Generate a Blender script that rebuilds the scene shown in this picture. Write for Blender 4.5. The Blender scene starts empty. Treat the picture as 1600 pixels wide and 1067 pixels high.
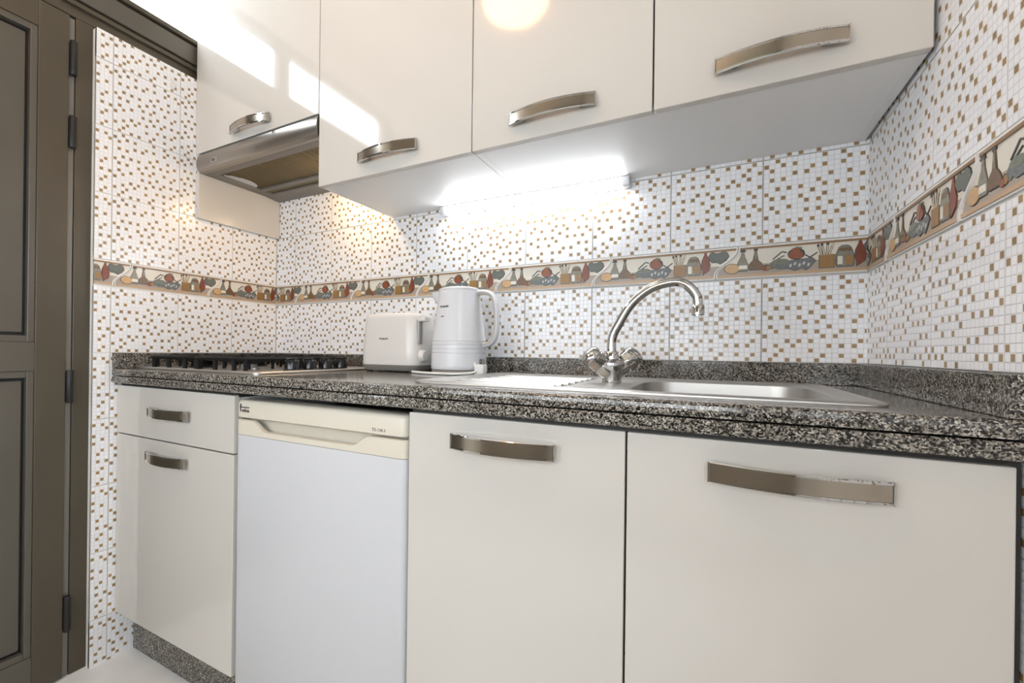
import bpy, bmesh, math, random
from mathutils import Vector, Matrix
random.seed(7)
S = bpy.context.scene
COL = S.collection
W = 1.9025            # width of the kitchen, left wall x=0, back wall y=0
CEIL = 2.48
REAR = -2.25

# ------------------------------------------------------------------ camera
F_PX, PPX, PPY, YAW, ROLL = 707.77, 718.11, 548.41, 0.506154, 0.0120685
cam_d = bpy.data.cameras.new('camera'); cam = bpy.data.objects.new('camera', cam_d); COL.objects.link(cam)
cam_d.sensor_fit = 'HORIZONTAL'; cam_d.sensor_width = 36.0
cam_d.lens = F_PX / 1600 * 36
cam_d.shift_x = (800 - PPX) / 1600; cam_d.shift_y = (PPY - 533.5) / 1600
cam_d.clip_start = 0.02
c_, s_ = math.cos(YAW), math.sin(YAW)
Fw = Vector((-s_, c_, 0)); Rt = Vector((c_, s_, 0)); Up = Vector((0, 0, 1))
R3 = Rt * math.cos(ROLL) + Up * math.sin(ROLL); U3 = Up * math.cos(ROLL) - Rt * math.sin(ROLL)
m = Matrix.Identity(4)
for i in range(3):
    m[i][0], m[i][1], m[i][2] = R3[i], U3[i], -Fw[i]
m.translation = (1.60485, -1.29729, 0.957945)
cam.matrix_world = m
S.camera = cam

# ------------------------------------------------------------------ world, exposure
world = bpy.data.worlds.new('world'); S.world = world; world.use_nodes = True
world.node_tree.nodes['Background'].inputs[0].default_value = (0.62, 0.74, 0.9, 1)
world.node_tree.nodes['Background'].inputs[1].default_value = 1.0
S.view_settings.view_transform = 'Standard'; S.view_settings.look = 'None'
S.view_settings.gamma = 1.0; S.view_settings.use_curve_mapping = False
S.view_settings.exposure = 0.83
S.cycles.use_denoising = True
S.cycles.max_bounces = 8
S.cycles.caustics_reflective = False; S.cycles.caustics_refractive = False
LAMP_CEIL = 12.5   # ceiling lamp (warm)
LAMP_TUBE = 26.0   # tube under the wall cabinets (cool)
LAMP_HOOD = 150.0   # bulb in the extractor hood (warm)
PANE_TRANSOM = 7.0   # daylight in the transom panes
FILL_SIDE = 5.5   # fill light from the added side window behind the camera
FILL_REAR = 4.3   # fill light from the added window in the rear wall

# ------------------------------------------------------------------ materials
MAT = {}
def mat(name, col, rough=.4, metal=0.0, spec=.5, coat=0.0, emit=None, es=0.0):
    M = bpy.data.materials.new(name); M.use_nodes = True
    b = M.node_tree.nodes['Principled BSDF']
    b.inputs['Base Color'].default_value = (*col, 1); b.inputs['Roughness'].default_value = rough
    b.inputs['Metallic'].default_value = metal; b.inputs['Specular IOR Level'].default_value = spec
    b.inputs['Coat Weight'].default_value = coat
    if emit:
        b.inputs['Emission Color'].default_value = (*emit, 1); b.inputs['Emission Strength'].default_value = es
    MAT[name] = M
    return M
def nodes(M):
    return M.node_tree.nodes, M.node_tree.links, M.node_tree.nodes['Principled BSDF']
def math_node(N, L, op, a, b=None, c=None):
    n = N.new('ShaderNodeMath'); n.operation = op
    for i, v in enumerate((a, b, c)):
        if v is None: continue
        if isinstance(v, (int, float)): n.inputs[i].default_value = v
        else: L.new(v, n.inputs[i])
    return n.outputs[0]
def noisy(M, scale, amount, detail=3, bump=0.0, stretch=None):
    """fine variation of the own colour, and fine relief"""
    N, L, B = nodes(M)
    tc = N.new('ShaderNodeTexCoord'); nz = N.new('ShaderNodeTexNoise')
    nz.inputs['Scale'].default_value = scale; nz.inputs['Detail'].default_value = detail
    src = tc.outputs['Object']
    if stretch:
        mp = N.new('ShaderNodeMapping'); mp.inputs['Scale'].default_value = stretch; L.new(src, mp.inputs[0]); src = mp.outputs[0]
    L.new(src, nz.inputs['Vector'])
    if amount:
        mx = N.new('ShaderNodeMix'); mx.data_type = 'RGBA'
        c = B.inputs['Base Color'].default_value
        mx.inputs[6].default_value = (c[0]*(1-amount), c[1]*(1-amount), c[2]*(1-amount), 1)
        mx.inputs[7].default_value = (min(1, c[0]*(1+amount)), min(1, c[1]*(1+amount)), min(1, c[2]*(1+amount)), 1)
        L.new(nz.outputs[0], mx.inputs[0]); L.new(mx.outputs[2], B.inputs['Base Color'])
    if bump:
        bp = N.new('ShaderNodeBump'); bp.inputs['Strength'].default_value = 1; bp.inputs['Distance'].default_value = bump
        L.new(nz.outputs[0], bp.inputs['Height']); L.new(bp.outputs[0], B.inputs['Normal'])
    return M
def grooved(M, line_col, lo=.43, hi=.49, k=.55, vary=.05, inset=False):
    """pressed mosaic grid of a tile; UV counts mosaic cells"""
    N, L, B = nodes(M)
    uv = N.new('ShaderNodeUVMap'); sp = N.new('ShaderNodeSeparateXYZ'); L.new(uv.outputs[0], sp.inputs[0])
    def edge(o):
        f = math_node(N, L, 'FRACT', o)
        d = math_node(N, L, 'ABSOLUTE', math_node(N, L, 'SUBTRACT', f, .5))
        mr = N.new('ShaderNodeMapRange'); mr.interpolation_type = 'SMOOTHSTEP'
        mr.inputs[1].default_value = lo; mr.inputs[2].default_value = hi
        L.new(d, mr.inputs[0]); return mr.outputs[0]
    g = math_node(N, L, 'MAXIMUM', edge(sp.outputs[0]), edge(sp.outputs[1]))
    mx = N.new('ShaderNodeMix'); mx.data_type = 'RGBA'
    mx.inputs[6].default_value = B.inputs['Base Color'].default_value; mx.inputs[7].default_value = (*line_col, 1)
    L.new(math_node(N, L, 'MULTIPLY', g, k), mx.inputs[0])
    # slight glaze variation from cell to cell
    fl = N.new('ShaderNodeVectorMath'); fl.operation = 'FLOOR'; L.new(uv.outputs[0], fl.inputs[0])
    wn = N.new('ShaderNodeTexWhiteNoise'); wn.noise_dimensions = '2D'; L.new(fl.outputs[0], wn.inputs['Vector'])
    hv = N.new('ShaderNodeHueSaturation')
    L.new(mx.outputs[2], hv.inputs['Color'])
    L.new(math_node(N, L, 'MULTIPLY_ADD', wn.outputs[0], vary*2, 1-vary), hv.inputs['Value'])
    L.new(hv.outputs[0], B.inputs['Base Color'])
    bp = N.new('ShaderNodeBump'); bp.inputs['Strength'].default_value = .8; bp.inputs['Distance'].default_value = .0007
    bp.invert = True
    L.new(g, bp.inputs['Height']); L.new(bp.outputs[0], B.inputs['Normal'])
    return M
def granite():
    M = mat('granite', (.3, .28, .25), .12)
    N, L, B = nodes(M)
    tc = N.new('ShaderNodeTexCoord')
    nz = N.new('ShaderNodeTexNoise'); nz.inputs['Scale'].default_value = 140; nz.inputs['Detail'].default_value = 2
    L.new(tc.outputs['Object'], nz.inputs['Vector'])
    ad = N.new('ShaderNodeVectorMath'); ad.operation = 'MULTIPLY_ADD'
    L.new(nz.outputs['Color'], ad.inputs[0]); ad.inputs[1].default_value = (.005, .005, .005); L.new(tc.outputs['Object'], ad.inputs[2])
    vo = N.new('ShaderNodeTexVoronoi'); vo.inputs['Scale'].default_value = 500; L.new(ad.outputs[0], vo.inputs['Vector'])
    sp = N.new('ShaderNodeSeparateColor'); L.new(vo.outputs['Color'], sp.inputs[0])
    cr = N.new('ShaderNodeValToRGB'); cr.color_ramp.interpolation = 'CONSTANT'
    e = cr.color_ramp.elements; e[0].position = 0; e[0].color = (.012, .011, .010, 1); e[1].position = .34; e[1].color = (.075, .068, .058, 1)
    for pos, c in ((.50, (.16, .147, .125)), (.70, (.29, .265, .225)), (.90, (.46, .43, .38))):
        k = e.new(pos); k.color = (*c, 1)
    L.new(sp.outputs[0], cr.inputs[0])
    n2 = N.new('ShaderNodeTexNoise'); n2.inputs['Scale'].default_value = 30; L.new(tc.outputs['Object'], n2.inputs['Vector'])
    hv = N.new('ShaderNodeHueSaturation'); L.new(cr.outputs[0], hv.inputs['Color'])
    L.new(math_node(N, L, 'MULTIPLY_ADD', n2.outputs[0], .9, .5), hv.inputs['Value'])
    L.new(hv.outputs[0], B.inputs['Base Color'])
    return M
granite()
grooved(mat('tile_white', (.90, .90, .915), .22), (.55, .54, .53), k=.45, vary=.025)
grooved(mat('tile_brown', (.33, .21, .10), .25), (.86, .84, .80), .375, .405, 1.0, .14)
mat('grout', (.50, .49, .47), .8)
mat('tile_edge', (.80, .78, .75), .5)
noisy(mat('plaster', (.80, .77, .72), .8), 60, .02, bump=.0006)
noisy(mat('plaster_brown', (.24, .20, .15), .8), 60, .05, bump=.0006)
noisy(mat('ceiling_paint', (.80, .73, .62), .8), 60, .015, bump=.0005)
noisy(mat('floor_stone', (.84, .83, .80), .3), 9, .12, 6)
mat('lacquer', (.60, .572, .522), .07, spec=.75)
mat('carcass', (.85, .85, .845), .35)
mat('carcass_shade', (.03, .028, .025), .6)  # near-black; also paints shade into the gaps around the base units
mat('handle_brushed', (.42, .375, .31), .2, 1.0)
mat('chrome', (.56, .56, .55), .05, 1.0)
noisy(mat('steel', (.50, .485, .46), .42, 1.0), 30, .05, 3, stretch=(1, 25, 1))
noisy(mat('hood_steel', (.36, .33, .29), .3, 1.0), 40, .08, 3, stretch=(.6, 20, 20))
mat('filter', (.20, .165, .10), .38, 1.0)
mat('hood_grey', (.22, .205, .185), .45, .3)
noisy(mat('bronze_alu', (.095, .079, .056), .42, .35), 14, .10, 4)
noisy(mat('bronze_panel', (.12, .108, .088), .38, .35), 8, .08, 4)
mat('bronze_light', (.21, .198, .172), .4, .35)
mat('rubber_black', (.008, .008, .008), .5)
mat('iron_black', (.006, .006, .006), .55, spec=.25)
mat('plastic_black', (.01, .01, .01), .18)
mat('plastic_cream', (.66, .61, .51), .32)
mat('fridge_white', (.60, .605, .62), .28)
mat('appliance_white', (.70, .675, .635), .25)
mat('kettle_white', (.70, .71, .73), .22)
mat('appliance_grey', (.23, .215, .195), .45)
mat('grip_grey', (.40, .40, .38), .4)
mat('ink', (.02, .02, .02), .5)
mat('ink_grey', (.10, .10, .10), .5)
mat('cable_white', (.78, .77, .74), .4)
mat('alu_burner', (.55, .54, .52), .35, 1.0)
mat('lamp_dome', (.9, .85, .75), .4, emit=(1.0, .50, .20), es=LAMP_CEIL)
mat('tube_glow', (1, 1, 1), .4, emit=(.93, .97, 1.0), es=LAMP_TUBE)
mat('bulb_glow', (1, .9, .7), .4, emit=(1.0, .68, .36), es=LAMP_HOOD)
mat('pane_frosted', (.9, .9, .9), .4, emit=(.80, .90, 1.0), es=PANE_TRANSOM)
mat('fill_rear', (.9, .9, .9), .4, emit=(.90, .95, 1.0), es=FILL_REAR)
mat('fill_side', (.9, .9, .9), .4, emit=(.76, .88, 1.0), es=FILL_SIDE)
# glazes of the frieze
mat('glaze_cream', (.76, .71, .61), .3)
mat('glaze_white', (.84, .82, .78), .3)
noisy(mat('glaze_taupe', (.40, .33, .265), .3), 60, .10)
mat('glaze_bar', (.28, .16, .075), .3)
mat('glaze_bar_light', (.52, .35, .21), .3)
mat('glaze_dark', (.045, .04, .034), .35)
noisy(mat('glaze_bread', (.58, .36, .17), .3), 90, .25)
noisy(mat('glaze_oil', (.17, .10, .05), .25), 120, .4)
noisy(mat('glaze_glass', (.24, .22, .17), .25), 150, .5)
noisy(mat('glaze_tomato', (.27, .08, .032), .25), 100, .2)
noisy(mat('glaze_green', (.17, .18, .13), .3), 120, .4)
noisy(mat('glaze_cloth', (.14, .15, .15), .35), 160, .6)
mat('glaze_check', (.55, .55, .52), .35)
noisy(mat('glaze_amber', (.30, .16, .045), .3), 80, .2)
noisy(mat('glaze_chili', (.21, .05, .025), .3), 70, .25)
noisy(mat('glaze_mitt', (.13, .14, .12), .35), 120, .25)
mat('glaze_spoon', (.62, .52, .38), .35)

# ------------------------------------------------------------------ mesh helpers
def finish(name, bm, mats, parent=None, smooth=None, loc=None, rotz=0.0):
    me = bpy.data.meshes.new(name); bm.to_mesh(me); bm.free()
    for k in ([mats] if isinstance(mats, str) else mats): me.materials.append(MAT[k])
    if smooth is not None:
        for p in me.polygons: p.use_smooth = True
        me.set_sharp_from_angle(angle=math.radians(smooth))
    return link(name, me, parent, loc, rotz)
def link(name, data, parent=None, loc=None, rotz=0.0):
    o = bpy.data.objects.new(name, data); COL.objects.link(o)
    if parent: o.parent = parent
    if loc: o.location = loc
    o.rotation_euler = (0, 0, rotz)
    return o
def tag(o, label, cat, group=None, kind=None):
    o['label'] = label; o['category'] = cat
    if group: o['group'] = group
    if kind: o['kind'] = kind
    return o
def root(name, loc, label, cat, group=None, kind=None):
    return tag(link(name, None, None, loc), label, cat, group, kind)
def NB(): return bmesh.new()
def box(bm, lo, hi, mi=0, bev=0.0, seg=2):
    lo = Vector(lo); hi = Vector(hi)
    vs = [bm.verts.new((x, y, z)) for x in (lo.x, hi.x) for y in (lo.y, hi.y) for z in (lo.z, hi.z)]
    fs = [(0,1,3,2), (4,6,7,5), (0,4,5,1), (2,3,7,6), (0,2,6,4), (1,5,7,3)]
    faces = [bm.faces.new([vs[i] for i in f]) for f in fs]
    for f in faces: f.material_index = mi
    if bev:
        es = list({e for f in faces for e in f.edges})
        bmesh.ops.bevel(bm, geom=es, offset=bev, segments=seg, affect='EDGES', profile=.5, clamp_overlap=True, material=mi)
    return faces
def loft(bm, rings, mi=0, cap0=True, cap1=True, closed=True, mis=None):
    R = [[bm.verts.new(p) for p in r] for r in rings]
    n = len(R[0])
    for i in range(len(R) - 1):
        for j in range(n if closed else n - 1):
            a, b = R[i][j], R[i][(j + 1) % n]; c, d = R[i + 1][(j + 1) % n], R[i + 1][j]
            try: f = bm.faces.new((a, b, c, d)); f.material_index = mis[i] if mis else mi
            except ValueError: pass
    if cap0: f = bm.faces.new(R[0][::-1]); f.material_index = mis[0] if mis else mi
    if cap1: f = bm.faces.new(R[-1]); f.material_index = mis[-1] if mis else mi
    return R
def ring(c, u, v, ru, rv=None, n=20):
    rv = ru if rv is None else rv
    c = Vector(c); u = Vector(u); v = Vector(v)
    return [c + u * (ru * math.cos(2*math.pi*k/n)) + v * (rv * math.sin(2*math.pi*k/n)) for k in range(n)]
def lathe(bm, prof, base=(0,0,0), axis=(0,0,1), n=28, mi=0, mis=None, cap0=True, cap1=True):
    """prof: (radius, height) along axis"""
    a = Vector(axis).normalized(); t = Vector((1,0,0)) if abs(a.x) < .8 else Vector((0,1,0))
    u = (t - a * t.dot(a)).normalized(); v = a.cross(u)
    return loft(bm, [ring(Vector(base) + a*h, u, v, max(r, 1e-5), n=n) for r, h in prof], mi, cap0, cap1, True, mis)
def tube(bm, pts, r, n=10, mi=0, rr=None):
    pts = [Vector(p) for p in pts]; rings = []; ref = None
    for i, p in enumerate(pts):
        t = (pts[min(i+1, len(pts)-1)] - pts[max(i-1, 0)]).normalized()
        if ref is None:
            ref = Vector((0,0,1)) if abs(t.z) < .9 else Vector((1,0,0))
        u = (ref - t * ref.dot(t)).normalized(); v = t.cross(u); ref = u
        rings.append(ring(p, u, v, rr[i] if rr else r, n=n))
    return loft(bm, rings, mi)
def smooth_path(ctrl, n=8):
    P = [Vector(p) for p in ctrl]; P = [2*P[0]-P[1]] + P + [2*P[-1]-P[-2]]; out = []
    for i in range(1, len(P)-2):
        for k in range(n):
            t = k / n
            out.append(.5*((2*P[i]) + (P[i+1]-P[i-1])*t + (2*P[i-1]-5*P[i]+4*P[i+1]-P[i+2])*t*t + (3*P[i]-P[i-1]-3*P[i+1]+P[i+2])*t**3))
    out.append(P[-2]); return out
def rrect(x0, x1, y0, y1, r, z, n=5):
    pts = []
    for cx, cy, a0 in ((x1-r, y1-r, 0), (x0+r, y1-r, 90), (x0+r, y0+r, 180), (x1-r, y0+r, 270)):
        for k in range(n+1):
            a = math.radians(a0 + 90*k/n); pts.append(Vector((cx + r*math.cos(a), cy + r*math.sin(a), z)))
    return pts
def prism(bm, poly, y0, y1, mi=0):
    """polygon in the x-z plane extruded along y"""
    a = [bm.verts.new((x, y0, z)) for x, z in poly]; b = [bm.verts.new((x, y1, z)) for x, z in poly]
    n = len(poly)
    f = bm.faces.new(a); f.material_index = mi
    f = bm.faces.new(b[::-1]); f.material_index = mi
    for i in range(n):
        f = bm.faces.new((a[(i+1) % n], a[i], b[i], b[(i+1) % n])); f.material_index = mi
def fix(bm):
    bmesh.ops.recalc_face_normals(bm, faces=bm.faces[:]); return bm
def lettering(text, width, height, parent, loc, material='ink', bold=0.0, rot=(math.pi/2, 0, 0), name='lettering'):
    cu = bpy.data.curves.new('lettering', 'FONT'); cu.body = text; cu.size = 1; cu.extrude = 0; cu.offset = bold
    cu.align_x = 'CENTER'; cu.align_y = 'CENTER'; cu.resolution_u = 2
    tmp = bpy.data.objects.new('tmp', cu); COL.objects.link(tmp)
    bpy.context.view_layer.update()
    me = bpy.data.meshes.new_from_object(tmp.evaluated_get(bpy.context.evaluated_depsgraph_get()))
    bpy.data.objects.remove(tmp); bpy.data.curves.remove(cu)
    xs = [v.co.x for v in me.vertices]; ys = [v.co.y for v in me.vertices]
    kx = width / (max(xs)-min(xs)); ky = height / (max(ys)-min(ys)); mx = (max(xs)+min(xs))/2; my = (max(ys)+min(ys))/2
    bm = NB(); bm.from_mesh(me); bpy.data.meshes.remove(me)
    for v in bm.verts: v.co = Vector(((v.co.x-mx)*kx, (v.co.y-my)*ky, 0))
    r = bmesh.ops.extrude_face_region(bm, geom=bm.faces[:])
    for e in r['geom']:
        if isinstance(e, bmesh.types.BMVert): e.co.z += .0004
    o = finish(name, fix(bm), material, parent)
    o.location = loc; o.rotation_euler = rot
    return o

# ------------------------------------------------------------------ setting: shell
Z_WT = .892           # worktop top
Z_UP = .940           # upstand top = foot of the wall tiles
Z_B0, Z_B1 = 1.144, 1.2215
T = .2
Y_F = -.585           # faces of the base units
Y_U = -.350           # faces of the wall units
Z_UB = 1.430          # underside of the wall units

bm = NB(); box(bm, (-.12, REAR-.1, -.08), (W+.12, .12, 0))
floor = tag(finish('floor', bm, 'floor_stone'), 'pale grey polished floor in front of the units', 'floor', kind='structure')
bm = NB(); box(bm, (-.12, REAR-.1, CEIL), (W+.12, .12, CEIL+.1))
ceiling = tag(finish('ceiling', bm, 'ceiling_paint'), 'cream ceiling above the kitchen', 'ceiling', kind='structure')
bm = NB(); box(bm, (-.12, .003, 0), (W+.12, .12, CEIL))
wall_back = tag(finish('wall_back', bm, 'grout'), 'mosaic tiled back wall behind the worktop', 'wall', kind='structure')
bm = NB()
box(bm, (-.12, -.648, 0), (-.003, .003, 1.908)); box(bm, (-.12, REAR, 2.275), (-.003, .003, CEIL)); 
box(bm, (-.12, REAR, 0), (-.003, -1.49, 2.275))
wall_left = tag(finish('wall_left', bm, 'plaster'), 'mosaic tiled side wall between door and hob', 'wall', kind='structure')
wy0, wy1, wz0, wz1 = -2.15, -1.42, .90, 1.80        # opening for the added fill window, out of view
bm = NB()
box(bm, (W+.003, wy1, 0), (W+.12, .003, CEIL)); box(bm, (W+.003, REAR, 0), (W+.12, wy0, CEIL))
box(bm, (W+.003, wy0, 0), (W+.12, wy1, wz0)); box(bm, (W+.003, wy0, wz1), (W+.12, wy1, CEIL))
wall_right = tag(finish('wall_right', bm, 'grout'), 'mosaic tiled side wall beside the sink', 'wall', kind='structure')
rx0, rx1, rz0, rz1 = .15, 1.75, .88, 1.55            # opening for the added rear fill window, out of view
bm = NB()
box(bm, (-.12, REAR-.1, 0), (W+.12, REAR, rz0)); box(bm, (-.12, REAR-.1, rz1), (W+.12, REAR, CEIL))
box(bm, (-.12, REAR-.1, rz0), (rx0, REAR, rz1)); box(bm, (rx1, REAR-.1, rz0), (W+.12, REAR, rz1))
wall_rear = tag(finish('wall_rear', bm, 'plaster_brown'), 'plain plastered wall behind the camera', 'wall', kind='structure')

# ------------------------------------------------------------------ setting: mosaic tiles, each a part of its wall
PATTERN = [(2,10,13), (0,3,5,14,16), (1,8,10,13,17), (5,7), (1,3,11,14), (9,16), (2,4,6,10,12,14), (0,8), (1,3,6,10,13,16),
           (7,9,15), (1,4,11), (2,7,9,13,15,17), (0,10,12), (4,6,8,16), (2,5,11,13,15), (0,3,8), (2,10,13,16), (1,4,6,9,15)]
GAP = .0011
CELL = (T - 2*GAP) / 18
tile_cache = {}
def tile_mesh(a0, a1, b0, b1, rot):
    key = tuple(round(v, 4) for v in (a0, a1, b0, b1)) + (rot,)
    if key in tile_cache: return tile_cache[key]
    bm = NB(); uvl = bm.loops.layers.uv.new('UVMap')
    lo_x, hi_x, lo_z, hi_z = max(a0, GAP), min(a1, T-GAP), max(b0, GAP), min(b1, T-GAP)
    def quad(x0, x1, z0, z1, mi):
        vs = [bm.verts.new((x, 0, z)) for x, z in ((x0, z0), (x1, z0), (x1, z1), (x0, z1))]
        f = bm.faces.new(vs); f.material_index = mi
        for l in f.loops: l[uvl].uv = ((l.vert.co.x-GAP)/CELL, (l.vert.co.z-GAP)/CELL)
    for r in range(18):
        row = set(PATTERN[17-r] if rot else PATTERN[r])
        if rot: row = {17-c for c in row}
        z1 = T-GAP-r*CELL; z0 = z1-CELL
        z0c, z1c = max(z0, lo_z), min(z1, hi_z)
        if z1c - z0c < 1e-5: continue
        c = 0
        while c < 18:
            d = c + 1
            if c not in row:
                while d < 18 and d not in row: d += 1
            x0, x1 = max(GAP+c*CELL, lo_x), min(GAP+d*CELL, hi_x)
            if x1 - x0 > 1e-5: quad(x0, x1, z0c, z1c, 1 if c in row else 0)
            c = d
    for x0, z0, x1, z1 in ((lo_x, lo_z, hi_x, lo_z), (hi_x, lo_z, hi_x, hi_z), (hi_x, hi_z, lo_x, hi_z), (lo_x, hi_z, lo_x, lo_z)):
        f = bm.faces.new([bm.verts.new(p) for p in ((x0, 0, z0), (x0, .010, z0), (x1, .010, z1), (x1, 0, z1))]); f.material_index = 2
    me = bpy.data.meshes.new('tile'); bm.to_mesh(me); bm.free()
    for k in ('tile_white', 'tile_brown', 'tile_edge'): me.materials.append(MAT[k])
    tile_cache[key] = me
    return me
def place_tile(wall, to_world, rotz, a, z, a_lo, a_hi, z_lo, z_hi, rot):
    """slot starts at a (along the wall) and z; cut to the given limits"""
    c0, c1, d0, d1 = max(0, a_lo-a), min(T, a_hi-a), max(0, z_lo-z), min(T, z_hi-z)
    if c1-c0 < .004 or d1-d0 < .003: return
    link('tile', tile_mesh(c0, c1, d0, d1, rot), wall, to_world(a, z), rotz)
back_at = lambda a, z: (a, 0, z)
left_at = lambda a, z: (0, a, z)
right_at = lambda a, z: (W, -a, z)
rot_up = {6: 0, 7: 1, 8: 0}; rot_low = {6: 1, 7: 0, 8: 0}
for i in range(-1, 9):
    x = .1104 + T*i
    place_tile(wall_back, back_at, 0, x, Z_B0-.204, 0, W, 0, 9, rot_low.get(i, random.random() < .5))
    place_tile(wall_back, back_at, 0, x, Z_B1, 0, W, 0, 9, rot_up.get(i, random.random() < .5))
    place_tile(wall_back, back_at, 0, x, Z_B1+T, 0, W, 0, 9 if x < .62 else 1.46, random.random() < .5)
for i in range(-1, 3):
    y = -.6043 + T*i
    for k in range(5): place_tile(wall_left, left_at, math.pi/2, y, Z_UP-T*(k+1), -.648, 0, 0, 9, 0) if i < 1 else None
    place_tile(wall_left, left_at, math.pi/2, y, Z_UP, -.648, 0, 0, 9, 0)
    for k in range(4):
        if i == 2 and k > 0: continue
        place_tile(wall_left, left_at, math.pi/2, y, Z_B1+T*k, -.648, 0, 0, 1.908, 0)
for i in range(-1, 5):
    a = .1316 + T*i
    place_tile(wall_right, right_at, -math.pi/2, a, Z_UP, 0, 1.14, 0, 9, 1)
    for k in range(4): place_tile(wall_right, right_at, -math.pi/2, a, Z_B1+T*k, 0, 1.14, 0, 9, 1)
    if i >= 2:
        for k in range(5): place_tile(wall_right, right_at, -math.pi/2, a, Z_UP-T*(k+1), 0, 1.14, 0, 9, 1)

# ------------------------------------------------------------------ setting: frieze tiles with relief still life
BL, BH, LEAN = .2995, .0765, .048
def ss(t): return t*t*(3-2*t)
def lean(t):                       # the S-shaped end of a frieze tile
    return LEAN * ss(min(1, max(0, (t-.12)/.76)))
def body_piece(t0, t1, g=.0012, n=6):
    L_ = [(lean(t0+(t1-t0)*k/n)+g, (t0+(t1-t0)*k/n)*BH) for k in range(n+1)]
    return L_ + [(x+BL-2*g, z) for x, z in L_[::-1]]
def end_piece(q, w=.0026, g=.0012, n=10):   # white raised lip along the S-shaped ends
    x0 = g if q == 0 else BL-g-w
    L_ = [(lean(k/n)+x0, k/n*BH) for k in range(n+1)]
    return L_ + [(x+w, z) for x, z in L_[::-1]]
def ell(cx, cz, rx, rz, n=12, a0=0.0):
    return [(cx+rx*math.cos(a0+2*math.pi*k/n), cz+rz*math.sin(a0+2*math.pi*k/n)) for k in range(n)]
def P(pts): return [(u*BL, v*BH) for u, v in pts]
def bar(u0, v0, u1, v1, w):
    a = Vector((u0*BL, v0*BH)); b = Vector((u1*BL, v1*BH)); d = (b-a).normalized(); q = Vector((-d.y, d.x))*w/2
    return [tuple(a-q), tuple(b-q), tuple(b+q), tuple(a+q)]
# (name, [(polygon, glaze, height in mm)])
bottle1 = P([(.160,.22), (.225,.22), (.238,.34), (.222,.50), (.206,.66), (.202,.82), (.206,.90), (.182,.90), (.186,.82), (.180,.66), (.160,.50), (.150,.34)])
bottle2 = P([(.245,.24), (.320,.24), (.335,.34), (.318,.46), (.295,.54), (.289,.80), (.293,.88), (.270,.88), (.274,.80), (.266,.54), (.245,.46), (.232,.34)])
mitt = P([(.945,.72), (.965,.86), (.985,.90), (1.005,.84), (1.03,.84), (1.055,.91), (1.085,.83), (1.095,.72), (1.075,.60), (1.035,.50), (1.01,.56), (.975,.56)])
chili = P([(.905,.16), (.925,.22), (.955,.32), (.962,.50), (.950,.66), (.938,.80), (.932,.92), (.922,.92), (.915,.80), (.900,.62), (.897,.45), (.905,.30)])
jar = P([(.690,.17), (.775,.17), (.778,.54), (.687,.54)])
pot = P([(.795,.18), (.885,.18), (.892,.26), (.890,.50), (.882,.60), (.872,.72), (.855,.78), (.822,.78), (.805,.72), (.795,.60), (.788,.50), (.787,.26)])
basket = P([(.385,.40), (.40,.28), (.44,.20), (.50,.22), (.535,.15), (.58,.20), (.605,.13), (.635,.24), (.665,.40), (.64,.50), (.56,.46), (.48,.44), (.43,.50)])
def grow(poly, d):
    cx = sum(p[0] for p in poly)/len(poly); cz = sum(p[1] for p in poly)/len(poly); out = []
    for x, z in poly:
        l = max(1e-6, math.hypot(x-cx, z-cz)); out.append((x+(x-cx)/l*d, z+(z-cz)/l*d))
    return out
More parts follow.
